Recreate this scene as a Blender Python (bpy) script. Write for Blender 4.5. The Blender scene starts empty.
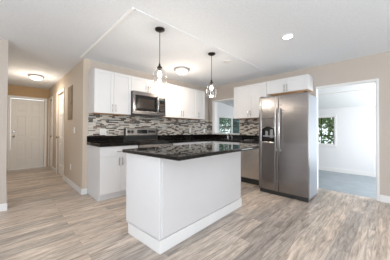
import bpy, bmesh, math, random
from mathutils import Vector, Matrix
random.seed(7)
S = bpy.context.scene
COL = S.collection
PI = math.pi

# ------------------------------------------------------------------ camera
CAM = Vector((-1.055, -3.782, 1.122))
YAW, PITCH, ROLL, FPX, V0 = 0.776, 0.011, 0.004, 194.04, 128.44
fw = Vector((math.sin(YAW), math.cos(YAW), 0)); rt = Vector((math.cos(YAW), -math.sin(YAW), 0)); up = Vector((0, 0, 1))
F = fw*math.cos(PITCH) + up*math.sin(PITCH)
U0 = up*math.cos(PITCH) - fw*math.sin(PITCH)
R = rt*math.cos(ROLL) + U0*math.sin(ROLL)
U = U0*math.cos(ROLL) - rt*math.sin(ROLL)
cd = bpy.data.cameras.new('camera'); cam = bpy.data.objects.new('camera', cd); COL.objects.link(cam)
cd.sensor_width = 36; cd.lens = FPX*36/390; cd.shift_y = (V0-130)/390; cd.clip_start = .05
m = Matrix.Identity(4)
for i in range(3):
    m[i][0], m[i][1], m[i][2], m[i][3] = R[i], U[i], -F[i], CAM[i]
cam.matrix_world = m
S.camera = cam

# ------------------------------------------------------------------ world, light, exposure
w = bpy.data.worlds.new('sky'); S.world = w; w.use_nodes = True
bg = w.node_tree.nodes['Background']; bg.inputs[0].default_value = (.88, .94, 1, 1); bg.inputs[1].default_value = 1.5
S.view_settings.view_transform = 'Standard'; S.view_settings.look = 'None'
S.view_settings.exposure = 0.34; S.view_settings.gamma = 1; S.view_settings.use_curve_mapping = False

def area(name, loc, direction, sx, sy, watts, col=(1, 1, 1)):
    l = bpy.data.lights.new(name, 'AREA'); l.shape = 'RECTANGLE'; l.size = sx; l.size_y = sy; l.energy = watts; l.color = col
    o = bpy.data.objects.new(name, l); COL.objects.link(o); o.location = loc
    o.rotation_euler = Vector(direction).to_track_quat('-Z', 'Y').to_euler()
    return o
area('daylight_left_window', (-4.05, -3.9, 1.25), (1, .0, .9), 1.9, 1.5, 120, (.87, .935, 1))
area('daylight_rear_doors', (-.6, -7.05, 1.15), (.1, 1, 1.4), 4.6, 2.1, 130, (.88, .94, 1))
area('added_sunroom_fill', (4.95, -4.72, .95), (0, 1, .45), 3.0, 1.7, 80, (.93, .97, 1))  # added fill at an invented open end, brightens the sunroom

# ------------------------------------------------------------------ materials
def new_mat(name):
    mt = bpy.data.materials.new(name); mt.use_nodes = True
    nt = mt.node_tree; return mt, nt, nt.nodes['Principled BSDF']
def N(nt, t, **kw):
    n = nt.nodes.new(t)
    for k, v in kw.items(): setattr(n, k, v)
    return n
def objcoord(nt, scale=(1, 1, 1), rot=(0, 0, 0)):
    tc = N(nt, 'ShaderNodeTexCoord'); mp = N(nt, 'ShaderNodeMapping')
    mp.inputs['Scale'].default_value = scale; mp.inputs['Rotation'].default_value = rot
    nt.links.new(tc.outputs['Object'], mp.inputs[0]); return mp.outputs[0]
def ramp(nt, src, stops, interp='LINEAR'):
    r = N(nt, 'ShaderNodeValToRGB'); r.color_ramp.interpolation = interp
    el = r.color_ramp.elements
    while len(el) < len(stops): el.new(.5)
    for e, (p, c) in zip(el, stops): e.position = p; e.color = (*c, 1)
    nt.links.new(src, r.inputs[0]); return r.outputs[0]
def bump(nt, b, src, strength, dist=.002):
    n = N(nt, 'ShaderNodeBump'); n.inputs['Strength'].default_value = strength; n.inputs['Distance'].default_value = dist
    nt.links.new(src, n.inputs['Height']); nt.links.new(n.outputs[0], b.inputs['Normal'])
def simple(name, col, rough=.5, metal=0, noise=None, bumpy=0, spec=None, var=.06):
    mt, nt, b = new_mat(name)
    b.inputs['Roughness'].default_value = rough; b.inputs['Metallic'].default_value = metal
    if spec is not None: b.inputs['Specular IOR Level'].default_value = spec
    n = N(nt, 'ShaderNodeTexNoise'); n.inputs['Scale'].default_value = noise or 6; n.inputs['Detail'].default_value = 4
    nt.links.new(objcoord(nt), n.inputs['Vector'])
    c = ramp(nt, n.outputs[0], [(.3, tuple(x*(1-var) for x in col)), (.7, tuple(min(1, x*(1+var)) for x in col))])
    nt.links.new(c, b.inputs['Base Color'])
    if bumpy: bump(nt, b, n.outputs[0], bumpy)
    return mt
def emit(name, col, strength):
    mt, nt, b = new_mat(name)
    b.inputs['Base Color'].default_value = (*col, 1); b.inputs['Emission Color'].default_value = (*col, 1); b.inputs['Emission Strength'].default_value = strength
    return mt

M = {}
M['hallwall'] = simple('wall_paint_baked_lamplight', (.56, .385, .215), .75, noise=60, bumpy=.15, var=.02)  # same beige paint, hall lamp's orange light put into the colour
M['hallmid'] = simple('wall_paint_baked_mixed_light', (.57, .48, .39), .75, noise=60, bumpy=.15, var=.02)  # same beige paint, weaker lamp warmth mixed into the colour
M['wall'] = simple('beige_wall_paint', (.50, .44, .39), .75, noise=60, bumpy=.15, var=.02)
M['wall_white'] = simple('white_wall_paint', (.72, .72, .735), .7, noise=40, var=.02)
M['ceiling'] = simple('textured_ceiling_paint', (.83, .86, .90), .85, noise=42, bumpy=.55, var=.035)
M['trim'] = simple('white_trim_paint', (.76, .75, .745), .4, noise=8, var=.015)
M['door'] = simple('white_door_paint', (.84, .82, .79), .45, noise=8, var=.015)
M['cab'] = simple('white_cabinet_paint', (.68, .675, .68), .35, noise=5, var=.012)
M['birch'] = simple('raw_birch_ply', (.62, .35, .16), .5, noise=14, var=.2)
M['black'] = simple('black_gloss_glass', (.010, .009, .009), .08, noise=5)
M['blackp'] = simple('black_plastic', (.02, .02, .02), .4, noise=5)
M['chrome'] = simple('brushed_nickel', (.42, .41, .40), .22, 1, noise=20)
M['nickel'] = simple('satin_nickel', (.38, .37, .36), .45, .8, noise=20)
M['bronze'] = simple('dark_bronze_metal', (.035, .03, .028), .4, .7, noise=20)
M['plate'] = simple('white_plastic_plate', (.80, .79, .76), .35, noise=5, var=.01)
M['panelgrey'] = simple('grey_painted_steel', (.31, .235, .165), .85, .0, spec=.15, noise=10, var=.05)
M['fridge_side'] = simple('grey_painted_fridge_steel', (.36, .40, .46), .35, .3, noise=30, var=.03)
M['dark'] = simple('dark_gap', (.01, .01, .01), .8, noise=5)
M['concrete'] = simple('grey_patio_slab', (.42, .40, .38), .9, noise=9, var=.15)
M['grass'] = simple('lawn_green', (.13, .20, .07), .95, noise=25, var=.4)
M['bark'] = simple('tree_bark', (.12, .09, .06), .9, noise=20, var=.3)

def steel(name, lo, hi):
    mt, nt, b = new_mat(name)
    b.inputs['Metallic'].default_value = 1
    n = N(nt, 'ShaderNodeTexNoise'); n.inputs['Scale'].default_value = 1; n.inputs['Detail'].default_value = 5
    sc = (1.5, 1.5, 40)
    nt.links.new(objcoord(nt, sc), n.inputs['Vector'])
    c = ramp(nt, n.outputs[0], [(.3, lo), (.7, hi)]); nt.links.new(c, b.inputs['Base Color'])
    r = ramp(nt, n.outputs[0], [(.3, (.25,)*3), (.7, (.27,)*3)]); nt.links.new(r, b.inputs['Roughness'])
    b.inputs['Anisotropic'].default_value = .5
    # gently wavy sheet metal
    n2 = N(nt, 'ShaderNodeTexNoise'); n2.inputs['Scale'].default_value = 1; nt.links.new(objcoord(nt, (1, 1, 3.2)), n2.inputs['Vector'])
    bump(nt, b, n2.outputs[0], .15, .02)
    return mt
M['steel'] = steel('brushed_stainless_steel', (.25, .234, .229), (.27, .253, .248))
M['steel_light'] = steel('pale_stainless_steel', (.44, .405, .37), (.47, .43, .395))

def granite():
    mt, nt, b = new_mat('black_speckled_granite')
    v = N(nt, 'ShaderNodeTexVoronoi'); v.inputs['Scale'].default_value = 130; nt.links.new(objcoord(nt), v.inputs['Vector'])
    sp = N(nt, 'ShaderNodeSeparateColor'); nt.links.new(v.outputs['Color'], sp.inputs[0])
    c = ramp(nt, sp.outputs[0], [(0, (.004, .004, .004)), (.62, (.007, .006, .005)), (.80, (.014, .011, .008)), (.92, (.035, .027, .02)), (.975, (.10, .08, .06))], 'CONSTANT')
    n = N(nt, 'ShaderNodeTexNoise'); n.inputs['Scale'].default_value = 22; n.inputs['Detail'].default_value = 5; nt.links.new(objcoord(nt), n.inputs['Vector'])
    mx = N(nt, 'ShaderNodeMix', data_type='RGBA'); mx.inputs[7].default_value = (.008, .007, .007, 1)
    f = ramp(nt, n.outputs[0], [(.42, (0, 0, 0)), (.6, (1, 1, 1))])
    nt.links.new(f, mx.inputs[0]); nt.links.new(c, mx.inputs[6]); nt.links.new(mx.outputs[2], b.inputs['Base Color'])
    b.inputs['Roughness'].default_value = .025; b.inputs['Specular IOR Level'].default_value = .3
    return mt
M['granite'] = granite()

def swizzle(nt):
    tc = N(nt, 'ShaderNodeTexCoord'); s = N(nt, 'ShaderNodeSeparateXYZ'); nt.links.new(tc.outputs['Object'], s.inputs[0])
    a = N(nt, 'ShaderNodeMath', operation='ADD'); nt.links.new(s.outputs[0], a.inputs[0]); nt.links.new(s.outputs[1], a.inputs[1])
    c = N(nt, 'ShaderNodeCombineXYZ'); nt.links.new(a.outputs[0], c.inputs[0]); nt.links.new(s.outputs[2], c.inputs[1])
    return c.outputs[0]
def mosaic():
    mt, nt, b = new_mat('linear_mosaic_tile')
    br = N(nt, 'ShaderNodeTexBrick'); nt.links.new(swizzle(nt), br.inputs['Vector'])
    br.offset = .37; br.offset_frequency = 2; br.squash = .62; br.squash_frequency = 3
    for k, v in (('Scale', 1), ('Brick Width', .115), ('Row Height', .0225), ('Mortar Size', .0016), ('Mortar Smooth', .1), ('Bias', 0)):
        br.inputs[k].default_value = v
    br.inputs['Color1'].default_value = (0, 0, 0, 1); br.inputs['Color2'].default_value = (1, 1, 1, 1); br.inputs['Mortar'].default_value = (.5, .5, .5, 1)
    c = ramp(nt, br.outputs['Color'], [(0, (.03, .018, .012)), (.17, (.58, .54, .47)), (.32, (.42, .42, .40)), (.38, (.62, .57, .49)), (.56, (.045, .028, .02)), (.68, (.50, .42, .34)), (.78, (.22, .19, .16)), (.83, (.60, .56, .49)), (.90, (.15, .085, .05))], 'CONSTANT')
    mx = N(nt, 'ShaderNodeMix', data_type='RGBA'); mx.inputs[7].default_value = (.55, .53, .50, 1)
    nt.links.new(br.outputs['Fac'], mx.inputs[0]); nt.links.new(c, mx.inputs[6]); nt.links.new(mx.outputs[2], b.inputs['Base Color'])
    b.inputs['Roughness'].default_value = .3; b.inputs['Specular IOR Level'].default_value = .35
    iv = N(nt, 'ShaderNodeMath', operation='SUBTRACT'); iv.inputs[0].default_value = 1; nt.links.new(br.outputs['Fac'], iv.inputs[1])
    bump(nt, b, iv.outputs[0], .5, .002)
    return mt
M['tile'] = mosaic()

def planks(name, base, var, width=.15, length=1.22, tint=(1, 1, 1)):
    mt, nt, b = new_mat(name)
    co = objcoord(nt)
    br = N(nt, 'ShaderNodeTexBrick'); nt.links.new(co, br.inputs['Vector']); br.offset = .41; br.offset_frequency = 2
    for k, v in (('Scale', 1), ('Brick Width', length), ('Row Height', width), ('Mortar Size', .0010), ('Mortar Smooth', .2)):
        br.inputs[k].default_value = v
    br.inputs['Color1'].default_value = (0, 0, 0, 1); br.inputs['Color2'].default_value = (1, 1, 1, 1); br.inputs['Mortar'].default_value = (.3,)*3+(1,)
    # grain, offset for each plank
    ad = N(nt, 'ShaderNodeVectorMath', operation='ADD'); sc = N(nt, 'ShaderNodeVectorMath', operation='SCALE'); sc.inputs['Scale'].default_value = 9
    nt.links.new(br.outputs['Color'], sc.inputs[0]); nt.links.new(co, ad.inputs[0]); nt.links.new(sc.outputs[0], ad.inputs[1])
    mp = N(nt, 'ShaderNodeMapping'); mp.inputs['Scale'].default_value = (3.2, 30, 1); nt.links.new(ad.outputs[0], mp.inputs[0])
    n = N(nt, 'ShaderNodeTexNoise'); n.inputs['Scale'].default_value = 1; n.inputs['Detail'].default_value = 7; n.inputs['Roughness'].default_value = .65; n.inputs['Distortion'].default_value = 1.1
    nt.links.new(mp.outputs[0], n.inputs['Vector'])
    lo, hi = base
    c1 = ramp(nt, n.outputs[0], [(.28, lo), (.5, tuple((a+d)/2 for a, d in zip(lo, hi))), (.72, hi)])
    c2 = ramp(nt, br.outputs['Color'], [(0, tuple(1-var*t for t in (1, 1.0, .95))), (.5, (1, .99, .97)), (1, tuple(1+var*t for t in (.5, .35, .2)))])
    mx = N(nt, 'ShaderNodeMix', data_type='RGBA', blend_type='MULTIPLY'); mx.inputs[0].default_value = 1
    nt.links.new(c1, mx.inputs[6]); nt.links.new(c2, mx.inputs[7])
    mp3 = N(nt, 'ShaderNodeMapping'); mp3.inputs['Scale'].default_value = (1.5, 13, 1); nt.links.new(ad.outputs[0], mp3.inputs[0])
    n3 = N(nt, 'ShaderNodeTexNoise'); n3.inputs['Scale'].default_value = 1.3; n3.inputs['Detail'].default_value = 8; n3.inputs['Roughness'].default_value = .75; n3.inputs['Distortion'].default_value = .5
    nt.links.new(mp3.outputs[0], n3.inputs['Vector'])
    c3 = ramp(nt, n3.outputs[0], [(.34, (.52, .48, .45)), (.46, (.92, .91, .90)), (.62, (1.08, 1.06, 1.04))])
    mx3 = N(nt, 'ShaderNodeMix', data_type='RGBA', blend_type='MULTIPLY'); mx3.inputs[0].default_value = 1
    nt.links.new(mx.outputs[2], mx3.inputs[6]); nt.links.new(c3, mx3.inputs[7]); mx = mx3
    m2 = N(nt, 'ShaderNodeMix', data_type='RGBA'); m2.inputs[7].default_value = tuple(x*.6 for x in lo)+(1,)
    nt.links.new(br.outputs['Fac'], m2.inputs[0]); nt.links.new(mx.outputs[2], m2.inputs[6]); nt.links.new(m2.outputs[2], b.inputs['Base Color'])
    b.inputs['Roughness'].default_value = .36
    bump(nt, b, n.outputs[0], .12, .001)
    return mt
M['floor'] = planks('weathered_oak_vinyl_plank', ((.25, .20, .165), (.78, .69, .615)), .30, width=.14)
M['floor_blue'] = simple('blue_grey_sheet_floor', (.24, .28, .31), .3, noise=4, var=.12)

def thin_glass(name, tint=(1, 1, 1), refl=.4):
    mt = bpy.data.materials.new(name); mt.use_nodes = True; nt = mt.node_tree; nt.nodes.clear()
    o = N(nt, 'ShaderNodeOutputMaterial'); mx = N(nt, 'ShaderNodeMixShader'); t = N(nt, 'ShaderNodeBsdfTransparent'); g = N(nt, 'ShaderNodeBsdfGlossy')
    t.inputs[0].default_value = (*tint, 1); g.inputs['Roughness'].default_value = .03
    lw = N(nt, 'ShaderNodeLayerWeight'); lw.inputs[0].default_value = .5
    pw = N(nt, 'ShaderNodeMath', operation='POWER'); pw.inputs[1].default_value = 2; ml = N(nt, 'ShaderNodeMath', operation='MULTIPLY_ADD'); ml.inputs[1].default_value = refl; ml.inputs[2].default_value = .03
    nt.links.new(lw.outputs['Facing'], pw.inputs[0]); nt.links.new(pw.outputs[0], ml.inputs[0]); nt.links.new(ml.outputs[0], mx.inputs[0]); nt.links.new(t.outputs[0], mx.inputs[1]); nt.links.new(g.outputs[0], mx.inputs[2]); nt.links.new(mx.outputs[0], o.inputs[0])
    return mt
M['glass'] = thin_glass('clear_window_glass', (.93, .97, .96))
M['pglass'] = thin_glass('clear_pendant_glass', (.995, .995, .995), .6)
M['tinted'] = thin_glass('screened_window_glass', (.55, .62, .68))
M['bulb'] = emit('glowing_bulb', (1, .93, .84), 9)
M['bowl'] = emit('glowing_frosted_bowl', (1, .97, .93), .95)
M['can'] = emit('glowing_can_lens', (1, .98, .95), 5)

def leaf_mat(name, a, b_):
    mt, nt, b = new_mat(name)
    n = N(nt, 'ShaderNodeTexNoise'); n.inputs['Scale'].default_value = 3.5; n.inputs['Detail'].default_value = 3
    nt.links.new(objcoord(nt), n.inputs['Vector'])
    nt.links.new(ramp(nt, n.outputs[0], [(.35, a), (.65, b_)]), b.inputs['Base Color']); b.inputs['Roughness'].default_value = .6
    return mt
M['leaf'] = leaf_mat('tree_leaves', (.10, .16, .05), (.30, .38, .16))
M['leaf2'] = leaf_mat('shrub_leaves', (.10, .22, .12), (.22, .42, .26))

# ------------------------------------------------------------------ mesh helpers
def box(bm, x0, x1, y0, y1, z0, z1):
    if x0 > x1: x0, x1 = x1, x0
    if y0 > y1: y0, y1 = y1, y0
    if z0 > z1: z0, z1 = z1, z0
    v = [bm.verts.new((x, y, z)) for x in (x0, x1) for y in (y0, y1) for z in (z0, z1)]
    for f in ((0, 1, 3, 2), (4, 6, 7, 5), (0, 4, 5, 1), (2, 3, 7, 6), (0, 2, 6, 4), (1, 5, 7, 3)):
        bm.faces.new([v[i] for i in f])
def B(*boxes):
    bm = bmesh.new()
    for b in boxes: box(bm, *b)
    return bm
def lathe(bm, prof, c=(0, 0, 0), seg=32, axis='z'):
    rings = []
    for r, h in prof:
        ring = []
        for i in range(seg):
            a = 2*PI*i/seg; p = (r*math.cos(a), r*math.sin(a), h)
            if axis == 'x': p = (h, p[0], p[1])
            if axis == 'y': p = (p[0], h, p[1])
            ring.append(bm.verts.new((p[0]+c[0], p[1]+c[1], p[2]+c[2])))
        rings.append(ring)
    for a, b in zip(rings, rings[1:]):
        for i in range(seg): bm.faces.new((a[i], a[(i+1) % seg], b[(i+1) % seg], b[i]))
    for ring, (r, h) in ((rings[0], prof[0]), (rings[-1], prof[-1])):
        if r > 1e-4: pass
    return rings
def cap(bm, ring): bm.faces.new(ring)
def disc_lathe(bm, prof, c=(0, 0, 0), seg=32, axis='z'):
    r = lathe(bm, prof, c, seg, axis); cap(bm, r[0]); cap(bm, r[-1])
def tube(bm, pts, r, seg=10):
    pts = [Vector(p) for p in pts]; rings = []
    for i, p in enumerate(pts):
        d = (pts[min(i+1, len(pts)-1)]-pts[max(i-1, 0)]).normalized()
        a = d.cross(Vector((0, 0, 1)))
        if a.length < .05: a = d.cross(Vector((1, 0, 0)))
        a.normalize(); b = d.cross(a).normalized()
        if i:
            # keep frames aligned
            a = (pa - d*pa.dot(d)).normalized(); b = d.cross(a).normalized()
        pa = a
        rr = r[i] if isinstance(r, (list, tuple)) else r
        rings.append([bm.verts.new(p+a*rr*math.cos(2*PI*k/seg)+b*rr*math.sin(2*PI*k/seg)) for k in range(seg)])
    for a, b in zip(rings, rings[1:]):
        for i in range(seg): bm.faces.new((a[i], a[(i+1) % seg], b[(i+1) % seg], b[i]))
    cap(bm, rings[0]); cap(bm, rings[-1])

ORG = {}
def thing(name, label, cat, loc=(0, 0, 0), rotz=0, group=None):
    o = bpy.data.objects.new(name, None); COL.objects.link(o); o.location = loc; o.rotation_euler = (0, 0, rotz)
    o.empty_display_size = .1
    o['label'] = label; o['category'] = cat
    if group: o['group'] = group
    ORG[o.name] = Vector(loc)
    return o
def obj(name, bm, mt, parent=None, bevel=0, smooth=False, origin=None):
    org = ORG[parent.name] if parent else Vector(origin or (0, 0, 0))
    bmesh.ops.recalc_face_normals(bm, faces=bm.faces)
    bmesh.ops.translate(bm, verts=bm.verts, vec=-org)
    me = bpy.data.meshes.new(name); bm.to_mesh(me); bm.free()
    mats = mt if isinstance(mt, (list, tuple)) else [mt]
    for q in mats: me.materials.append(q)
    o = bpy.data.objects.new(name, me); COL.objects.link(o)
    if parent: o.parent = parent; ORG[o.name] = org
    else: o.location = org; ORG[o.name] = org
    if smooth:
        for p in me.polygons: p.use_smooth = True
        me.set_sharp_from_angle(angle=math.radians(40))
    if bevel:
        md = o.modifiers.new('bevel', 'BEVEL'); md.width = bevel; md.segments = 2; md.limit_method = 'ANGLE'
    return o
def tag(o, label, cat, group=None):
    o['label'] = label; o['category'] = cat
    if group: o['group'] = group
    return o
def struct(name, bm, mt, bevel=0, parent=None, smooth=False, origin=None):
    o = obj(name, bm, mt, parent, bevel, smooth, origin)
    if not parent: o['kind'] = 'structure'
    return o

# ------------------------------------------------------------------ key dimensions
XB = 3.246        # face of the right kitchen wall
ZC = 2.378        # ceiling
HX = -.082        # hall right wall face
HL = -1.030       # hall left wall face
HY = 3.66         # hall end wall face
T = .11           # wall thickness
PW = (-1.045, -.19, 1.045, 1.955)     # pass-through in right wall: y0,y1,z0,z1
DW_ = (-3.602, -2.742, 0, 1.948)      # doorway in right wall
SF = -.20         # sunroom floor level
SX = 6.60         # sunroom far wall face
SY = .50          # sunroom end wall face
def zs(x): return 2.15-.1165*(x-4.22)  # sunroom sloped ceiling

# ------------------------------------------------------------------ structure
struct('floor', B((-4.3, XB+.02, -7.3, HY+.2, -.12, 0)), M['floor'])
struct('floor_sunroom', B((XB+T, SX+.1, -4.7, SY+.1, SF-.1, SF)), M['floor_blue'])
struct('ceiling', B((-4.3, XB+T, -7.3, 0, ZC, ZC+.12), (HL-.1, HX+.1, 0, HY+.2, ZC, ZC+.12), (-4.3, HL, 0, .3, ZC, ZC+.12), (HX, XB+T, 0, .3, ZC, ZC+.12)), M['ceiling'])
struct('wall_back', B((HX+T, XB, 0, T, 0, ZC)), M['wall'])
a, b_, z0, z1 = PW; c, d, e, f = DW_
struct('wall_right', B(
    (XB, XB+T, T, b_, 0, ZC), (XB, XB+T, b_, a, 0, z0), (XB, XB+T, b_, a, z1, ZC),
    (XB, XB+T, a, d, 0, ZC), (XB, XB+T, d, c, f, ZC), (XB, XB+T, c, -7.1, 0, ZC)), M['wall'])
struct('trim_1', B((XB-.02, XB+T, c, d, -.10, .001)), M['floor'])     # threshold
# hall right wall, door openings at y 1.52..2.30 and 2.93..3.56 stay closed by doors in casings
struct('wall_hall_right', B((HX, HX+T, 0, 1.53, 0, ZC), (HX, HX+T, 1.53, 2.29, 2.03, ZC), (HX, HX+T, 2.29, 3.02, 0, ZC), (HX, HX+T, 3.02, 3.58, 2.03, ZC), (HX, HX+T, 3.58, HY, 0, ZC)), M['hallmid'])
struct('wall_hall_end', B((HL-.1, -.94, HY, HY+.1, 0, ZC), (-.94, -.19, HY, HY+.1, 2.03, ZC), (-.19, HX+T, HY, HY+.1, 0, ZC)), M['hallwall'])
struct('wall_hall_left', B((HL-T, HL, 0, HY, 0, ZC)), M['wall'])
struct('wall_left', B((-4.2, HL-T, 0, T, 0, ZC)), M['wall'])
# the living side behind the camera: wide window on the far left, wide doors at the rear
struct('wall_far_left', B((-4.2, -4.1, -7.1, -5.2, 0, ZC), (-4.2, -4.1, -5.2, -2.6, 0, .4), (-4.2, -4.1, -5.2, -2.6, 2.1, ZC), (-4.2, -4.1, -2.6, 0, 0, ZC)), M['wall'])
struct('wall_rear', B((-4.2, -2.9, -7.2, -7.1, 0, ZC), (-2.9, 1.7, -7.2, -7.1, 2.2, ZC), (1.7, XB+T, -7.2, -7.1, 0, ZC)), M['wall'])
# sunroom shell, unseen near end cut short and left open for the added fill
struct('wall_sunroom_far', B((SX, SX+.1, -4.7, -2.46, SF, 1.95), (SX, SX+.1, -2.46, -.95, SF, .68), (SX, SX+.1, -2.46, -.95, 1.60, 1.95), (SX, SX+.1, -.95, SY+.1, SF, 1.95)), M['wall_white'])
bm = B((XB+T, 4.33, SY, SY+.1, SF, 1.62), (4.33, 5.78, SY, SY+.1, SF, .66), (5.78, SX, SY, SY+.1, SF, 1.62))
pv = [[bm.verts.new((x_, y_, z_)) for x_, z_ in ((XB+T, 1.62), (SX, 1.62), (SX, zs(SX)+.03), (XB+T, zs(XB+T)+.03))] for y_ in (SY, SY+.1)]
bm.faces.new(pv[0]); bm.faces.new(pv[1])
for q_ in range(4): bm.faces.new((pv[0][q_], pv[0][(q_+1) % 4], pv[1][(q_+1) % 4], pv[1][q_]))
struct('wall_sunroom_end', bm, M['wall_white'])
bm = bmesh.new(); x0, x1 = XB+T, SX+.15
vs = [bm.verts.new(p) for p in ((x0, -4.7, zs(x0)), (x1, -4.7, zs(x1)), (x1, SY+.15, zs(x1)), (x0, SY+.15, zs(x0)))]
f1 = bm.faces.new(vs); r = bmesh.ops.extrude_face_region(bm, geom=[f1]); bmesh.ops.translate(bm, verts=[v for v in r['geom'] if isinstance(v, bmesh.types.BMVert)], vec=(0, 0, .12))
struct('ceiling_sunroom', bm, M['wall_white'])
bm = bmesh.new()
for xx, ww in ((4.80, .05),):
    vs = [bm.verts.new(p) for p in ((xx, -4.7, zs(xx)), (xx+ww, -4.7, zs(xx+ww)), (xx+ww, SY, zs(xx+ww)), (xx, SY, zs(xx)))]
    f1 = bm.faces.new(vs); r = bmesh.ops.extrude_face_region(bm, geom=[f1]); bmesh.ops.translate(bm, verts=[v for v in r['geom'] if isinstance(v, bmesh.types.BMVert)], vec=(0, 0, -.015))
struct('trim_2', bm, M['trim'])
# ceiling battens where walls once stood
M['batten'] = simple('bright_white_batten', (.95, .95, .95), .5, noise=5, var=.01)
struct('trim_3', B((-.14, -.112, -1.93, -.0, ZC-.010, ZC)), M['batten'], .002)
struct('trim_4', B((-.10, 2.75, -1.93, -1.885, ZC-.006, ZC)), M['ceiling'], .002)

# baseboards
bh, bt = .10, .014
struct('baseboard_hall_right', B((HX-bt, HX, -bt, 1.46, 0, bh), (HX-bt, HX, 2.36, 2.955, 0, bh)), M['trim'], .003)
struct('baseboard_back', B((HX, -.004, -bt, 0, 0, bh)), M['trim'], .003)
struct('baseboard_left', B((-4.1, HL+bt, -bt, 0, 0, bh), (HL, HL+bt, 0, HY-.02, 0, bh)), M['trim'], .003)
struct('baseboard_right', B((XB-bt, XB, -7.1, c-.030, 0, bh+.01)), M['trim'], .003)
struct('baseboard_sunroom', B((SX-bt, SX, -4.7, SY, SF, SF+.13)), M['trim'], .003)

# casings
k = .028
struct('trim_5', B((XB-.012, XB, c-k, c, 0, f+k), (XB-.012, XB, c, d, f, f+k),
                   (XB, XB+T, c, c+.012, 0, f), (XB, XB+T, d-.012, d, 0, f), (XB, XB+T, c+.012, d-.012, f-.012, f)), M['trim'], .002)
struct('trim_6', B((XB-.014, XB, b_, b_+.065, z0-.02, z1+.03), (XB-.014, XB, a, b_, z1, z1+.03), (XB, XB+T, b_-.012, b_, z0, z1),
                   (XB, XB+T, a, b_-.012, z1-.012, z1), (XB, XB+T, a, a+.012, z0, z1-.012)), M['trim'], .002)
struct('trim_7', B((XB-.02, XB+T+.01, a+.012, b_-.012, z0-.018, z0+.004)), M['trim'], .003)   # sill

def panel_door(name, length, height, mt, knobs, dead=True):
    """six panel door in local x (width), y (thickness, front -y)"""
    bm = bmesh.new(); t0, t1 = 0, .035
    st = .11; mid = .10; cw = (length-2*st-mid)/2
    rows = [(.22, .80), (.92, 1.50), (1.62, height-.12)]
    box(bm, 0, st, t0, t1, 0, height); box(bm, length-st, length, t0, t1, 0, height); box(bm, st+cw, st+cw+mid, t0, t1, 0, height)
    zz = [0]+[q for r_ in rows for q in r_]+[height]
    for i in range(0, len(zz), 2):
        for xx in (st, st+cw+mid): box(bm, xx, xx+cw, t0, t1, zz[i], zz[i+1])
    for lo, hi in rows:
        for xx in (st, st+cw+mid):
            box(bm, xx, xx+cw, t0+.024, t1-.006, lo, hi)
            box(bm, xx+.035, xx+cw-.035, t0+.006, t1-.005, lo+.035, hi-.035)
    return bm
def door_hw(bm_list, length, side): ...

def make_door(name, loc, rotz, length, knob_x, deadbolt=False):
    root = obj(name, panel_door(name, length, 2.0, None, None), M['door'], None, .0025)
    root['kind'] = 'structure'
    ORG[root.name] = Vector((0, 0, 0))
    root.location = loc; root.rotation_euler = (0, 0, rotz)
    bm = bmesh.new(); disc_lathe(bm, [(.03, 0), (.03, -.008), (.012, -.012), (.012, -.035), (.026, -.042), (.03, -.055), (.024, -.068), (.005, -.072)], (knob_x, 0, .93), 20, 'y')
    obj('door_knob', bm, M['chrome'], root, 0, True)
    if deadbolt:
        bm = bmesh.new(); disc_lathe(bm, [(.028, 0), (.028, -.012), (.02, -.02), (.004, -.021)], (knob_x, 0, 1.06), 20, 'y')
        obj('deadbolt', bm, M['chrome'], root, 0, True)
    return root
# hall end door, front towards -y
make_door('door_1', (-.935, HY+.03, .008), 0, .74, .065, True)
struct('trim_8', B((-1.0, -.94, HY-.014, HY, 0, 2.085), (-.19, -.13, HY-.014, HY, 0, 2.085), (-.94, -.19, HY-.014, HY, 2.03, 2.085)), M['door'], .003)
# hall right doors, front towards -x : rotate -90 about z => local x -> -y
make_door('door_2', (HX+.03, 2.285, .008), -PI/2, .75, .07)
make_door('door_3', (HX+.03, 3.575, .008), -PI/2, .55, .48)
for i, (ya, yb) in enumerate(((1.53, 2.29), (3.02, 3.58))):
    struct('trim_%d' % (9+i), B((HX-.014, HX, ya-.062, ya, 0, 2.09), (HX-.014, HX, yb, yb+.062, 0, 2.09), (HX-.014, HX, ya, yb, 2.03, 2.09)), M['door'], .003)

# sunroom windows
def window_x(name, x, y0, y1, z0, z1, cols, rows):
    """window in a wall facing -x at x"""
    o = struct(name, B((x-.012, x, y0-.055, y0, z0-.055, z1+.05), (x-.012, x, y1, y1+.055, z0-.055, z1+.05), (x-.012, x, y0, y1, z1, z1+.05), (x-.03, x, y0-.0, y1, z0-.055, z0)), M['trim'], .002)
    q = .028
    obj('window_frame', B((x+.03, x+.06, y0, y1, z0, z0+q), (x+.03, x+.06, y0, y1, z1-q, z1), (x+.03, x+.06, y0, y0+q, z0+q, z1-q), (x+.03, x+.06, y1-q, y1, z0+q, z1-q)), M['trim'], o)
    bm = bmesh.new()
    for i in range(1, cols): yy = y0+(y1-y0)*i/cols; box(bm, x+.035, x+.055, yy-.012, yy+.012, z0+q, z1-q)
    for i in range(1, rows): zz = z0+(z1-z0)*i/rows; box(bm, x+.035, x+.055, y0+q, y1-q, zz-.011, zz+.011)
    obj('muntins', bm, M['bronze'], o)
    obj('glass_pane', B((x+.044, x+.046, y0+q, y1-q, z0+q, z1-q)), M['glass'], o)
window_x('window_1', SX, -2.46, -.95, .68, 1.60, 4, 3)
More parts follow.
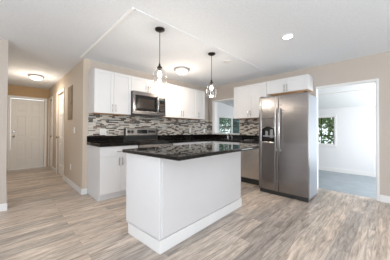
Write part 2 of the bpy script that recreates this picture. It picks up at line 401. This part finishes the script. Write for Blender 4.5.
def window_y(name, y, x0, x1, z0, z1, split):
    o = struct(name, B((x0-.055, x0, y-.012, y, z0-.055, z1+.05), (x1, x1+.055, y-.012, y, z0-.055, z1+.05), (x0, x1, y-.012, y, z1, z1+.05), (x0, x1, y-.03, y, z0-.055, z0)), M['trim'], .002)
    q = .03
    obj('window_frame', B((x0, x1, y+.03, y+.07, z0, z0+q), (x0, x1, y+.03, y+.07, z1-q, z1), (x0, x0+q, y+.03, y+.07, z0+q, z1-q), (x1-q, x1, y+.03, y+.07, z0+q, z1-q), (split-.025, split+.025, y+.03, y+.07, z0+q, z1-q)), M['trim'], o)
    zm = (z0+z1)/2+.14
    obj('muntins', B((x0+q, split-.025, y+.04, y+.06, zm-.012, zm+.012), (split+.025, x1-q, y+.04, y+.06, zm-.012, zm+.012)), M['bronze'], o)
    obj('glass_pane', B((x0+q, split-.025, y+.049, y+.051, z0+q, z1-q)), M['glass'], o)
    obj('glass_pane', B((split+.025, x1-q, y+.049, y+.051, z0+q, z1-q)), M['tinted'], o)
window_y('window_2', SY, 4.33, 5.78, .66, 1.62, 5.18)

# outdoors
struct('ground', B((-14, 20, -16, 16, -.5, -.34)), M['grass'])

# ------------------------------------------------------------------ cabinets
def pull_v(bm, x, y, z, L=.12, axis='y', s=-1):
    """vertical bar pull; stands off along axis in direction s"""
    off = .026
    def P(o_, zz): return (x, y+s*o_, zz) if axis == 'y' else (x+s*o_, y, zz)
    tube(bm, [P(off, z-L/2-.012), P(off, z+L/2+.012)], .0055, 10)
    for zz in (z-L/2+.01, z+L/2-.01): tube(bm, [P(0, zz), P(off, zz)], .0045, 8)
def pull_h(bm, x, y, z, L=.12, axis='y', s=-1):
    off = .026
    def P(o_, t): return (x+t, y+s*o_, z) if axis == 'y' else (x+s*o_, y+t, z)
    tube(bm, [P(off, -L/2-.012), P(off, L/2+.012)], .0055, 10)
    for t in (-L/2+.01, L/2-.01): tube(bm, [P(0, t), P(off, t)], .0045, 8)
def shaker(axis, u0, u1, z0, z1, p, s=-1, rail=.052, th=.019):
    """door leaf; u is x when axis=='y' (front faces s*y), plane p is the leaf's back"""
    bm = bmesh.new()
    def bx(ua, ub, za, zb, t0, t1):
        if axis == 'y': box(bm, ua, ub, p+s*t0, p+s*t1, za, zb)
        else: box(bm, p+s*t0, p+s*t1, ua, ub, za, zb)
    r_ = min(rail, (u1-u0)*.3, (z1-z0)*.3)
    bx(u0, u0+r_, z0, z1, 0, th); bx(u1-r_, u1, z0, z1, 0, th); bx(u0+r_, u1-r_, z0, z0+r_, 0, th); bx(u0+r_, u1-r_, z1-r_, z1, 0, th)
    bx(u0+r_, u1-r_, z0+r_, z1-r_, 0, th-.008)
    return bm
def cabinet(name, label, axis, u0, u1, back, front, z0, z1, doors, drawers=(), toe=False, under=None, group=None, cat='cabinet', hz='low', side_left=False):
    """axis 'y': runs along x against wall y=back, front plane y=front; axis 'x' alike"""
    s = -1
    if axis == 'y': loc = ((u0+u1)/2, (back+front)/2, z0); 
    else: loc = ((back+front)/2, (u0+u1)/2, z0)
    t = thing(name, label, cat, loc, 0, group)
    bm = bmesh.new()
    def bx(ua, ub, pa, pb, za, zb, m_=bm):
        if axis == 'y': box(m_, ua, ub, pa, pb, za, zb)
        else: box(m_, pa, pb, ua, ub, za, zb)
    g = .0015
    zb = z0+.10 if toe else z0
    bx(u0+g, u1-g, back-.002, front, zb, z1)
    if toe: bx(u0+g, u1-g, back-.002, front+.06, z0+.001, zb)
    obj('body', bm, M['cab'], t, .0015)
    if under:
        bm = bmesh.new(); bx(u0+.018, u1-.018, back-.01, front+.002, z0-.004, z0, bm); obj('bottom_panel', bm, M['birch'], t)
        o_ = [q for q in t.children][-1]; o_['label'] = 'bare wood underside'
    for (ua, ub, za, zc_, hu, hzp) in doors:
        dr = obj('door', shaker(axis, ua+.0018, ub-.0018, za+.002, zc_-.002, front-.0005), M['cab'], t, .0012)
        if hu is not None:
            bm = bmesh.new(); pf = front-.0195
            if axis == 'y': pull_v(bm, hu, pf, hzp, .11, 'y')
            else: pull_v(bm, pf, hu, hzp, .11, 'x')
            obj('door_pull', bm, M['chrome'], dr, 0, True)
    for (ua, ub, za, zc_) in drawers:
        dr = obj('drawer', shaker(axis, ua+.0018, ub-.0018, za+.002, zc_-.002, front-.0005, rail=.03), M['cab'], t, .0012)
        bm = bmesh.new(); pf = front-.0195
        if axis == 'y': pull_h(bm, (ua+ub)/2, pf, (za+zc_)/2, .11, 'y')
        else: pull_h(bm, pf, (ua+ub)/2, (za+zc_)/2, .11, 'x')
        obj('drawer_pull', bm, M['chrome'], dr, 0, True)
    return t
ZB, ZT = 1.415, 2.155
UF = -.305      # upper front plane on back wall (doors stand proud)
BF = -.60       # base front plane
hz = ZB+.10
cabinet('upper_cabinet', 'white two-door wall cabinet at the left end, left of the microwave', 'y', 0, .646, 0, UF, ZB, ZT,
        [(0, .323, ZB, ZT, .323-.028, hz), (.323, .646, ZB, ZT, .323+.028, hz)], under=True, group='white wall cabinets')
cabinet('upper_cabinet', 'short white two-door wall cabinet directly above the microwave', 'y', .646, 1.392, 0, UF, 1.872, ZT,
        [(.646, 1.019, 1.872, ZT, 1.019-.028, 1.872+.075), (1.019, 1.392, 1.872, ZT, 1.019+.028, 1.872+.075)], group='white wall cabinets')
cabinet('upper_cabinet', 'wide white two-door wall cabinet directly right of the microwave', 'y', 1.392, 2.415, 0, UF, ZB, ZT,
        [(1.392, 1.905, ZB, ZT, 1.905-.028, hz), (1.905, 2.415, ZB, ZT, 1.905+.028, hz)], under=True, group='white wall cabinets')
cabinet('upper_cabinet', 'narrow white one-door wall cabinet nearest the room corner on the stove wall', 'y', 2.415, 2.705, 0, UF, ZB, ZT,
        [(2.415, 2.705, ZB, ZT, 2.415+.03, hz)], under=True, group='white wall cabinets')
XF = XB-.305
cabinet('upper_cabinet', 'tall white two-door wall cabinet between the pass-through opening and the refrigerator', 'x', -1.905, -1.072, XB, XF, ZB, ZT+.02,
        [(-1.905, -1.495, ZB, ZT+.02, -1.495-.028, hz), (-1.495, -1.072, ZB, ZT+.02, -1.495+.028, hz)], under=True, group='white wall cabinets')
cabinet('upper_cabinet', 'short white two-door wall cabinet above the stainless refrigerator', 'x', -2.70, -1.907, XB, XF, 1.897, ZT+.02,
        [(-2.70, -2.30, 1.897, ZT+.02, -2.30-.028, 1.897+.08), (-2.30, -1.907, 1.897, ZT+.02, -2.30+.028, 1.897+.08)], under=True, group='white wall cabinets')

cabinet('base_cabinet', 'white base cabinet with one drawer over two doors, left of the range', 'y', 0, .640, 0, BF, 0, .862,
        [(0, .32, .11, .70, .32-.028, .61), (.32, .640, .11, .70, .32+.028, .61)], [(0, .640, .70, .852)], toe=True, group='white base cabinets')
cabinet('base_cabinet', 'white base cabinet just right of the range under the dark counter', 'y', 1.412, 2.02, 0, BF, 0, .862,
        [(1.412, 1.716, .11, .70, 1.69, .61), (1.716, 2.02, .11, .70, 1.745, .61)], [(1.412, 2.02, .70, .852)], toe=True, group='white base cabinets')
cabinet('base_cabinet', 'white base cabinet filling the corner under the dark counter', 'y', 2.022, XB-.002, 0, BF, 0, .862,
        [(2.022, 2.60, .11, .70, 2.06, .61)], [(2.022, 2.60, .70, .852)], toe=True, group='white base cabinets')
cabinet('base_cabinet', 'white sink base cabinet beneath the pass-through, left of the dishwasher', 'x', -1.425, -.64, XB, XB-.60, 0, .70,
        [(-1.425, -1.03, .11, .70, -1.055, .61), (-1.03, -.64, .11, .70, -1.0, .61)], [], toe=True, group='white base cabinets')
bm = B((XB-.60, XB-.58, -1.423, -.642, .70, .862), (XB-.58, XB-.012, -1.423, -1.40, .70, .862))
tag_ = [o for o in COL.objects if o.name.startswith('base_cabinet') and o.get('label', '').startswith('white sink')][0]
obj('false_front', bm, M['cab'], tag_, .0015)

# ------------------------------------------------------------------ counters
ZK = .914
CF = -.645
def counter(name, label, boxes, lips):
    t = thing(name, label, 'countertop', (boxes[0][0], boxes[0][2], .876), 0, 'black granite countertops')
    obj('slab', B(*boxes), M['granite'], t, .004)
    if lips: obj('backsplash_lip', B(*lips), M['granite'], t, .002)
    return t
counter('countertop', 'short black granite countertop left of the range', [(-.02, .642, CF, -.001, .864, ZK)], [(-.02, .642, -.022, -.002, ZK+.0005, 1.018)])
sx0, sx1, sy0, sy1 = 2.78, 3.10, -1.05, -.68
cx = XB-.645
bm_boxes = [(1.409, XB-.001, CF, -.001, .864, ZK),
            (cx, sx0, -2.028, CF, .864, ZK), (sx1, XB-.001, -2.028, CF, .864, ZK), (sx0, sx1, -2.028, sy0, .864, ZK), (sx0, sx1, sy1, CF, .864, ZK)]
counter('countertop', 'long L-shaped black granite countertop running from the range round the corner to the refrigerator', bm_boxes,
        [(1.409, XB-.024, -.022, -.002, ZK+.0005, 1.014), (XB-.022, XB-.002, -2.028, -.002, ZK+.0005, 1.014)])

# mosaic tiles
o = obj('tile_backsplash', B((0, .646, -.008, -.0005, 1.019, ZB-.001), (.646, 1.392, -.008, -.0005, .93, 1.43), (1.392, XB-.001, -.008, -.0005, 1.015, ZB-.001)), M['tile'])
tag(o, 'linear mosaic tile backsplash in brown, grey and cream along the stove wall', 'backsplash', 'mosaic tile backsplashes')
o = obj('tile_backsplash', B((XB-.008, XB-.0005, b_+.066, -.009, 1.015, ZB-.001), (XB-.008, XB-.0005, a-.001, b_+.065, 1.015, z0-.021), (XB-.008, XB-.0005, -2.03, a-.001, 1.015, ZB-.001)), M['tile'])
tag(o, 'linear mosaic tile backsplash around the pass-through opening beside the refrigerator', 'backsplash', 'mosaic tile backsplashes')

# sink and faucet
t = thing('kitchen_sink', 'stainless undermount sink set in the black counter below the pass-through', 'sink', ((sx0+sx1)/2, (sy0+sy1)/2, .72))
g = .001
obj('basin', B((sx0+g, sx0+.012, sy0+g, sy1-g, .715, .905), (sx1-.012, sx1-g, sy0+g, sy1-g, .715, .905), (sx0+.012, sx1-.012, sy0+g, sy0+.012, .715, .905), (sx0+.012, sx1-.012, sy1-.012, sy1-g, .715, .905), (sx0+.012, sx1-.012, sy0+.012, sy1-.012, .715, .722)), M['chrome'], t, .002)
bm = bmesh.new(); disc_lathe(bm, [(.04, 0), (.04, .004), (.03, .005), (.006, .003)], ((sx0+sx1)/2, (sy0+sy1)/2, .7222)); obj('drain', bm, M['chrome'], t, 0, True)
FXX, FY = 3.158, -.735
t = thing('faucet', 'tall chrome gooseneck faucet standing behind the sink at the pass-through', 'faucet', (FXX, FY, ZK))
bm = bmesh.new(); disc_lathe(bm, [(.027, 0), (.027, .006), (.020, .012), (.019, .05), (.015, .06)], (FXX, FY, ZK+.0006)); obj('base', bm, M['chrome'], t, 0, True)
bm = bmesh.new(); pts = [(FXX, FY, ZK+.055), (FXX, FY, ZK+.25)]
for i in range(1, 13):
    an = PI*i/12; pts.append((FXX-.07+.07*math.cos(an), FY, ZK+.25+.07*math.sin(an)))
pts.append((FXX-.14, FY, ZK+.20)); tube(bm, pts, .012, 12); obj('spout', bm, M['chrome'], t, 0, True)
bm = bmesh.new(); tube(bm, [(FXX, FY-.012, ZK+.045), (FXX, FY-.045, ZK+.05), (FXX, FY-.10, ZK+.085)], [.009, .008, .006], 10); obj('lever', bm, M['chrome'], t, 0, True)
t = thing('soap_dispenser', 'short chrome soap dispenser on the counter right of the faucet', 'soap dispenser', (FXX, -.86, ZK))
bm = bmesh.new(); disc_lathe(bm, [(.019, 0), (.019, .006), (.009, .012), (.009, .07)], (FXX, -.86, ZK+.0006)); obj('base', bm, M['chrome'], t, 0, True)
bm = bmesh.new(); tube(bm, [(FXX+.008, -.86, ZK+.072), (FXX-.03, -.86, ZK+.078), (FXX-.07, -.86, ZK+.07)], .007, 8); obj('nozzle', bm, M['chrome'], t, 0, True)

# ------------------------------------------------------------------ range
RX0, RX1 = .648, 1.404
t = thing('range', 'stainless electric range with black cooktop set between base cabinets', 'stove', ((RX0+RX1)/2, -.33, 0))
obj('body', B((RX0, RX1, -.62, -.03, .04, .905), (RX0+.03, RX1-.03, -.58, -.05, .001, .04)), M['blackp'], t, .002)
obj('cooktop', B((RX0-.003, RX1+.003, -.65, -.075, .9055, .921)), M['black'], t, .003)
for (bx_, by_, br_) in ((.84, -.47, .10), (1.21, -.47, .075), (.84, -.22, .075), (1.21, -.22, .10)):
    bm = bmesh.new(); rr = lathe(bm, [(br_, .9213), (br_, .9217), (br_-.006, .9217), (br_-.006, .9213)], (bx_, by_, 0), 40); obj('burner_ring', bm, M['panelgrey'], t)
obj('top_trim', B((RX0, RX1, -.648, -.62, .862, .905)), M['black'], t, .002)
od = obj('oven_door', B((RX0+.004, RX1-.004, -.650, -.621, .24, .858)), M['steel_light'], t, .004)
obj('oven_window', B((RX0+.13, RX1-.13, -.653, -.6505, .36, .70)), M['black'], od, .001)
bm = bmesh.new(); tube(bm, [(RX0+.05, -.695, .80), (RX1-.05, -.695, .80)], .011, 12)
for xx in (RX0+.07, RX1-.07): tube(bm, [(xx, -.65, .80), (xx, -.695, .80)], .008, 8)
obj('oven_handle', bm, M['chrome'], od, 0, True)
obj('storage_drawer', B((RX0+.004, RX1-.004, -.648, -.621, .05, .232)), M['steel_light'], t, .004)
bm = B((RX0+.0, RX0+.02, -.078, -.012, .9215, 1.168), (RX1-.02, RX1, -.078, -.012, .9215, 1.168), (RX0+.02, RX1-.02, -.055, -.012, .9215, 1.165))
bg_ = obj('backguard', bm, M['blackp'], t, .003)
obj('control_panel', B((RX0+.021, RX1-.021, -.072, -.0555, 1.015, 1.163)), M['steel_light'], bg_, .004)
obj('clock_display', B((.905, 1.145, -.0735, -.0722, 1.055, 1.135)), M['black'], bg_, .001)
for xx in (.725, .80, 1.19, 1.25, 1.31):
    bm = bmesh.new(); disc_lathe(bm, [(.028, -.0722), (.028, -.082), (.023, -.086), (.021, -.10), (.004, -.102)], (xx, 0, 1.095), 18, 'y'); obj('knob', bm, M['blackp'], bg_, 0, True)

# ------------------------------------------------------------------ microwave
MX0, MX1, MF, MZ0, MZ1 = .650, 1.388, -.385, 1.424, 1.868
t = thing('microwave', 'stainless over-the-range microwave hanging under the short wall cabinet', 'microwave', ((MX0+MX1)/2, -.2, MZ0))
obj('case', B((MX0, MX1, MF+.02, -.009, MZ0, MZ1)), M['blackp'], t, .002)
dw = MX0+.545
dr = obj('door', B((MX0, MX0+.042, MF-.012, MF+.0195, MZ0+.012, MZ1), (dw-.022, dw, MF-.012, MF+.0195, MZ0+.012, MZ1), (MX0+.042, dw-.022, MF-.012, MF+.0195, MZ0+.012, MZ0+.07), (MX0+.042, dw-.022, MF-.012, MF+.0195, MZ1-.072, MZ1)), M['steel'], t, .003)
obj('door_window', B((MX0+.042, dw-.022, MF-.006, MF+.015, MZ0+.075, MZ1-.072)), M['black'], dr, .002)
obj('window_mesh', B((MX0+.095, dw-.085, MF-.0075, MF-.0062, MZ0+.125, MZ1-.135)), simple('grey_mesh_screen', (.03, .022, .018), .2, noise=200), dr)
bm = bmesh.new(); hx = dw-.012
tube(bm, [(hx, MF-.012, MZ0+.05), (hx, MF-.040, MZ0+.07), (hx, MF-.052, MZ0+.14), (hx, MF-.056, (MZ0+MZ1)/2), (hx, MF-.052, MZ1-.14), (hx, MF-.040, MZ1-.075), (hx, MF-.012, MZ1-.05)], .0125, 12)
obj('door_handle', bm, M['chrome'], dr, 0, True)
cp = obj('control_panel', B((dw+.002, MX1, MF-.012, MF+.0195, MZ0+.012, MZ1)), M['steel'], t, .003)
obj('keypad', B((dw+.016, MX1-.022, MF-.0135, MF-.0122, MZ0+.07, MZ1-.07)), M['black'], cp, .001)
obj('keypad_display', B((dw+.04, MX1-.04, MF-.0145, MF-.0136, MZ1-.125, MZ1-.09)), simple('dim_display', (.05, .08, .08), .2), cp)
KM = simple('brown_grey_keys', (.09, .065, .05), .4)
for i in range(4):
    for j in range(3):
        xx = dw+.045+j*.035; zz = MZ0+.10+i*.04; obj('key', B((xx, xx+.024, MF-.0145, MF-.0136, zz, zz+.018)), KM, cp)
obj('vent_grille', B((MX0, MX1, MF-.010, MF+.0195, MZ0, MZ0+.0115)), M['blackp'], t)

# ------------------------------------------------------------------ dishwasher
DY0, DY1, DX = -2.022, -1.430, XB-.615
t = thing('dishwasher', 'stainless dishwasher under the counter left of the refrigerator', 'dishwasher', (DX+.3, (DY0+DY1)/2, 0))
obj('tub', B((DX+.021, XB-.02, DY0, DY1, .10, .860)), M['blackp'], t)
dr = obj('door', B((DX-.012, DX+.02, DY0+.003, DY1-.003, .125, .78)), M['steel_light'], t, .006)
cp = obj('control_strip', B((DX-.012, DX+.02, DY0+.003, DY1-.003, .785, .858)), M['steel_light'], t, .004)
for i in range(7):
    y_ = DY0+.09+i*.06; obj('button', B((DX-.0135, DX-.0122, y_, y_+.03, .83, .845)), M['blackp'], cp)
bm = bmesh.new(); pts = []
for i in range(13):
    q = i/12; pts.append((DX-.022-.028*math.sin(PI*q), DY0+.05+(DY1-DY0-.10)*q, .795+.0*q))
tube(bm, pts, .011, 10); obj('handle', bm, M['chrome'], dr, 0, True)
obj('kick_plate', B((DX+.045, DX+.06, DY0+.003, DY1-.003, .002, .118)), M['blackp'], t)

# ------------------------------------------------------------------ refrigerator
FX, FY0, FY1, FZ = 2.314, -2.862, -2.040, 1.735
ysp = -2.402
t = thing('refrigerator', 'stainless side-by-side refrigerator with ice and water dispenser in the left door', 'refrigerator', (2.65, (FY0+FY1)/2, 0))
obj('case', B((FX+.085, 2.87, FY0+.012, FY1-.006, .03, FZ-.02)), M['fridge_side'], t, .004)
D = .07
# left (freezer) door with recess for dispenser
dy0, dy1, dz0, dz1 = -2.345, -2.090, .905, 1.345
L0, L1 = ysp+.004, FY1
dr = obj('freezer_door', B((FX, FX+D, L0, dy0, .075, FZ), (FX, FX+D, dy1, L1, .075, FZ), (FX, FX+D, dy0, dy1, .075, dz0), (FX, FX+D, dy0, dy1, dz1, FZ)), M['steel'], t, .008)
dp = obj('dispenser', B((FX+.055, FX+.068, dy0, dy1, dz0, dz1), (FX-.003, FX+.055, dy0, dy0+.014, dz0, dz1), (FX-.003, FX+.055, dy1-.014, dy1, dz0, dz1)), M['black'], dr, .003)
obj('dispenser_panel', B((FX-.006, FX+.05, dy0+.0145, dy1-.0145, 1.20, dz1)), M['steel'], dp, .004)
bm = bmesh.new(); n_ = 16; yc = (dy0+dy1)/2; hw = (dy1-dy0)/2-.016
top = []; 
for s_ in (0, 1):
    row = [(FX-.004+s_*.05, yc-hw, 1.198)]
    for i in range(n_+1):
        q = -1+2*i/n_; row.append((FX-.004+s_*.05, yc+hw*q, 1.198-.045*(q*q)))
    row.append((FX-.004+s_*.05, yc+hw, 1.198)); top.append([bm.verts.new(p) for p in row])
for i in range(len(top[0])-1): bm.faces.new((top[0][i], top[0][i+1], top[1][i+1], top[1][i]))
bm.faces.new(top[0]); bm.faces.new(top[1])
obj('dispenser_arch', bm, M['chrome'], dp)
obj('drip_tray', B((FX-.022, FX+.055, dy0+.0145, dy1-.0145, dz0, dz0+.022)), M['chrome'], dp, .006)
obj('ice_paddle', B((FX+.03, FX+.045, yc-.075, yc-.02, 1.0, 1.15), (FX+.025, FX+.04, yc-.105, yc+.105, 1.015, 1.04)), simple('grey_paddle_plastic', (.22, .22, .225), .3), dp, .003)
obj('water_paddle', B((FX+.03, FX+.045, yc+.02, yc+.065, 1.041, 1.12)), simple('grey_lever_plastic', (.22, .22, .225), .3), dp, .003)
R0, R1 = FY0, ysp-.004
dl = obj('fridge_door', B((FX, FX+D, R0, R1, .075, FZ)), M['steel'], t, .008)
for dd, yy in ((dr, ysp+.034), (dl, ysp-.034)):
    bm = bmesh.new(); pts = []
    pts.append((FX, yy, .80))
    for i in range(17):
        q = i/16; pts.append((FX-.028-.032*math.sin(PI*q), yy, .775+.735*q))
    pts.append((FX, yy, 1.485)); tube(bm, pts, .0125, 12)
    obj('door_handle', bm, M['chrome'], dd, 0, True)
for yy in (FY0+.05, FY1-.05): obj('hinge_cap', B((FX+.02, FX+.12, yy-.028, yy+.028, FZ+.0005, FZ+.018)), M['blackp'], t, .004)
obj('kick_grille', B((FX+.03, FX+.083, FY0+.01, FY1-.01, .004, .068)), M['blackp'], t, .002)

# ------------------------------------------------------------------ island
IA = .070
PX, PY = -.027, -2.286
IL, ID = 1.50, .535
t = thing('kitchen_island', 'white kitchen island with black speckled granite top in the middle of the floor', 'kitchen island', (PX, PY, 0), IA)
obj('body', B((PX, PX+IL, PY, PY+ID, .001, .10), (PX-.000, PX+IL, PY, PY+ID+.055, .10, .876)), M['cab'], t, .002)
obj('end_panel', B((PX-.012, PX-.0005, PY-.004, PY+ID+.055, .118, .8755)), M['cab'], t, .0015)
obj('seating_panel', B((PX+.02, PX+IL, PY-.008, PY-.0005, .125, .8755)), simple('island_grey_white_panel', (.62, .605, .61), .4, noise=5, var=.01), t, .001)
obj('baseboard', B((PX-.018, PX+IL+.01, PY-.020, PY-.0085, .001, .122), (PX-.018, PX-.0125, PY-.0085, PY+ID, .001, .116)), M['trim'], t, .002)
obj('countertop', B((PX-.062, PX+IL-.02, PY-.305, PY+ID+.07, .8765, ZK)), M['granite'], t, .014)

# ------------------------------------------------------------------ lights
def pendant(x, y, label):
    t = thing('pendant_light', label, 'pendant light', (x, y, 1.670), 0, 'pendant lights over the island')
    bm = bmesh.new(); disc_lathe(bm, [(.060, ZC-.0005), (.060, ZC-.012), (.045, ZC-.022), (.012, ZC-.026)], (x, y, 0), 28); obj('canopy', bm, M['bronze'], t, 0, True)
    bm = bmesh.new(); tube(bm, [(x, y, ZC-.024), (x, y, 1.945)], .0042, 8); obj('cord', bm, M['bronze'], t, 0, True)
    bm = bmesh.new(); disc_lathe(bm, [(.006, 1.955), (.011, 1.945), (.012, 1.925), (.030, 1.905), (.034, 1.892), (.030, 1.885), (.018, 1.883), (.018, 1.855)], (x, y, 0), 24); obj('socket', bm, M['bronze'], t, 0, True)
    prof = [(.031, 1.886), (.040, 1.878), (.060, 1.855), (.077, 1.820), (.084, 1.785), (.083, 1.750), (.078, 1.715), (.071, 1.685), (.069, 1.670)]
    inner = [(r_-.003, z_-.001) for r_, z_ in prof[::-1]]
    bm = bmesh.new(); lathe(bm, prof+inner, (x, y, 0), 36); obj('glass_shade', bm, M['pglass'], t, 0, True)
    bm = bmesh.new(); disc_lathe(bm, [(.012, 1.855), (.014, 1.85), (.024, 1.83), (.026, 1.812), (.020, 1.795), (.006, 1.787)], (x, y, 0), 20); obj('bulb', bm, M['bulb'], t, 0, True)
    l = bpy.data.lights.new('pendant_glow', 'POINT'); l.energy = 7; l.color = (1, .89, .76); l.shadow_soft_size = .04
    lo = bpy.data.objects.new('pendant_glow', l); COL.objects.link(lo); lo.parent = t; lo.location = (0, 0, .06)
pendant(.307, -1.765, 'clear glass pendant light over the left half of the island')
pendant(1.340, -1.72, 'clear glass pendant light over the right half of the island')
def flush(x, y, r, label, watts, col):
    t = thing('ceiling_light', label, 'ceiling light', (x, y, ZC-.1), 0, 'flush dome ceiling lights')
    bm = bmesh.new(); disc_lathe(bm, [(r*.95, ZC-.0005), (r*1.08, ZC-.012), (r*1.08, ZC-.026), (r*.86, ZC-.036)], (x, y, 0), 40); obj('base_ring', bm, M['nickel'], t, 0, True)
    bm = bmesh.new(); prof = [(r*.84*math.cos(q), ZC-.037-.075*math.sin(q)) for q in [i*PI/2/9 for i in range(9)]]+[(.01, ZC-.112)]
    disc_lathe(bm, prof, (x, y, 0), 40); obj('glass_bowl', bm, M['bowl'], t, 0, True)
    bm = bmesh.new(); disc_lathe(bm, [(.009, ZC-.1125), (.011, ZC-.118), (.005, ZC-.126)], (x, y, 0), 14); obj('finial', bm, M['chrome'], t, 0, True)
    l = bpy.data.lights.new('bowl_glow', 'AREA'); l.shape = 'DISK'; l.size = r*1.7; l.energy = watts*.6; l.color = col
    lo = bpy.data.objects.new('bowl_glow', l); COL.objects.link(lo); lo.parent = t; lo.location = (0, 0, -.03)
    l = bpy.data.lights.new('added_ceiling_fill', 'POINT'); l.energy = watts*.7; l.color = col; l.shadow_soft_size = .14  # extra point light added below the bowl to lift the ceiling
    lo = bpy.data.objects.new('added_ceiling_fill', l); COL.objects.link(lo); lo.parent = t; lo.location = (0, 0, -.30)
flush(1.52, -.77, .150, 'round frosted dome ceiling light over the kitchen near the stove wall', 11, (1, .84, .68))
flush(-.545, 1.98, .140, 'round frosted dome ceiling light in the hallway', 12, (1, .90, .76))
t = thing('recessed_light', 'small round recessed ceiling light in front of the refrigerator', 'recessed light', (1.62, -2.81, ZC-.01))
bm = bmesh.new(); lathe(bm, [(.085, ZC-.0005), (.083, ZC-.006), (.062, ZC-.008), (.060, ZC-.0005)], (1.62, -2.81, 0), 36); obj('trim_ring', bm, M['plate'], t, 0, True)
bm = bmesh.new(); disc_lathe(bm, [(.060, ZC-.0015), (.058, ZC-.004), (.01, ZC-.005)], (1.62, -2.81, 0), 36); obj('lens', bm, M['can'], t, 0, True)
l = bpy.data.lights.new('can_glow', 'SPOT'); l.energy = 25; l.spot_size = 2.4; l.spot_blend = .8; l.color = (1, .93, .84); l.shadow_soft_size = .06
lo = bpy.data.objects.new('can_glow', l); COL.objects.link(lo); lo.parent = t; lo.location = (0, 0, -.02)
bm = bmesh.new(); disc_lathe(bm, [(.062, ZC-.0005), (.062, ZC-.006), (.056, ZC-.010), (.004, ZC-.011)], (1.80, -1.69, 0), 32)
tag(obj('ceiling_cover_plate', bm, M['plate'], None, 0, True, (1.80, -1.69, ZC)), 'round white blank cover plate on the ceiling right of the right pendant', 'cover plate')

# ------------------------------------------------------------------ wall fittings
t = thing('electrical_panel', 'grey metal breaker panel door on the hallway wall near the kitchen', 'breaker panel', (HX, .91, 1.33))
obj('frame', B((HX-.012, HX-.0005, .72, 1.10, 1.335, 2.03)), M['panelgrey'], t, .003)
pd = obj('door', B((HX-.018, HX-.0125, .755, 1.065, 1.375, 1.99)), M['panelgrey'], t, .002)
obj('latch', B((HX-.024, HX-.0185, .775, .80, 1.64, 1.70)), M['blackp'], pd, .002)
def outlet(name, label, cat, wall, u, z, wd=.072, ht=.116, gangs=1, toggle=False, group='wall plates'):
    loc = {'A': (u, -.0085, z), 'H': (HX-.0005, u, z)}[wall]
    t = thing(name, label, cat, loc, 0, group)
    def bb(m_, ua, ub, d0, d1, za, zb):
        if wall == 'A': box(m_, ua, ub, loc[1]-d0, loc[1]-d1, za, zb)
        else: box(m_, loc[0]-d0, loc[0]-d1, ua, ub, za, zb)
    bm = bmesh.new(); bb(bm, u-wd/2, u+wd/2, 0, .006, z-ht/2, z+ht/2); obj('cover_plate', bm, M['plate'], t, .002)
    for g_ in range(gangs):
        uc = u+(g_-(gangs-1)/2)*.046
        if toggle:
            bm = bmesh.new(); bb(bm, uc-.006, uc+.006, .0062, .018, z-.004, z+.016); obj('toggle', bm, M['plate'], t, .001)
        else:
            for dz in (-.024, .024):
                bm = bmesh.new(); bb(bm, uc-.016, uc+.016, .0062, .0085, z+dz-.014, z+dz+.014); so = obj('socket', bm, M['plate'], t, .001)
                bm = bmesh.new()
                for du in (-.006, .006): bb(bm, uc+du-.001, uc+du+.001, .0087, .0090, z+dz-.004, z+dz+.006)
                obj('slots', bm, M['dark'], so)
outlet('wall_outlet', 'wide double outlet plate on the mosaic tiles left of the range', 'outlet', 'A', .255, 1.09, .118, .116, 2)
outlet('wall_outlet', 'outlet plate on the mosaic tiles below the wide wall cabinet right of the microwave', 'outlet', 'A', 2.47, 1.12)
outlet('wall_outlet', 'outlet plate on the mosaic tiles closest to the room corner', 'outlet', 'A', 3.02, 1.12)
outlet('wall_outlet', 'low white outlet on the hallway wall under the breaker panel', 'outlet', 'H', .83, .37)
outlet('light_switch', 'white light switch on the hallway wall by the kitchen corner', 'light switch', 'H', .56, 1.12, toggle=True)

# ------------------------------------------------------------------ trees outside
def tree(name, label, loc, rad, h, n, mat, size, seed):
    rg = random.Random(seed)
    t = thing(name, label, 'tree' if 'tree' in name else 'shrub', loc, 0, 'greenery outside the sunroom')
    x, y, z = loc
    bm = bmesh.new(); tube(bm, [(x, y, z), (x+.05, y, z+h*.3), (x, y+.05, z+h*.6)], [.09, .07, .03], 8); obj('trunk', bm, M['bark'], t, 0, True)
    bm = bmesh.new()
    # clumped crown
    cl = [(Vector((rg.uniform(-1, 1)*rad, rg.uniform(-1, 1)*rad, rg.uniform(.08, 1)*h)), rg.uniform(.28, .5)*rad) for _ in range(22)]
    for i in range(n):
        c_, r_ = rg.choice(cl)
        d_ = Vector((rg.gauss(0, 1), rg.gauss(0, 1), rg.gauss(0, 1))).normalized()*r_*rg.uniform(.6, 1)
        p = Vector((x, y, z))+c_+d_
        a_ = Vector((rg.gauss(0, 1), rg.gauss(0, 1), rg.gauss(0, 1))).normalized(); b2 = a_.cross(Vector((rg.gauss(0, 1), rg.gauss(0, 1), rg.gauss(0, 1)))).normalized()
        s_ = size*rg.uniform(.6, 1.3)
        vs = [bm.verts.new(p+q) for q in (a_*s_, b2*s_*.45, -a_*s_, -b2*s_*.45)]
        bm.faces.new(vs)
    obj('foliage', bm, mat, t)
tree('leafy_tree', 'pale leafy tree seen through the far sunroom window at the right of the refrigerator', (11.0, -2.6, -.34), 1.9, 4.2, 5200, M['leaf'], .13, 1)
tree('leafy_tree', 'dark leafy tree standing farther back behind the sunroom', (16.5, .9, -.34), 2.3, 5.0, 4800, M['leaf'], .15, 2)
tree('green_shrub', 'green shrub seen in the left pane of the pass-through window', (6.8, 3.9, -.34), 1.5, 3.4, 6000, M['leaf2'], .10, 3)
tree('green_shrub', 'green shrub seen in the right pane of the pass-through window', (10.6, 4.3, -.34), 1.6, 3.4, 6000, M['leaf2'], .10, 4)
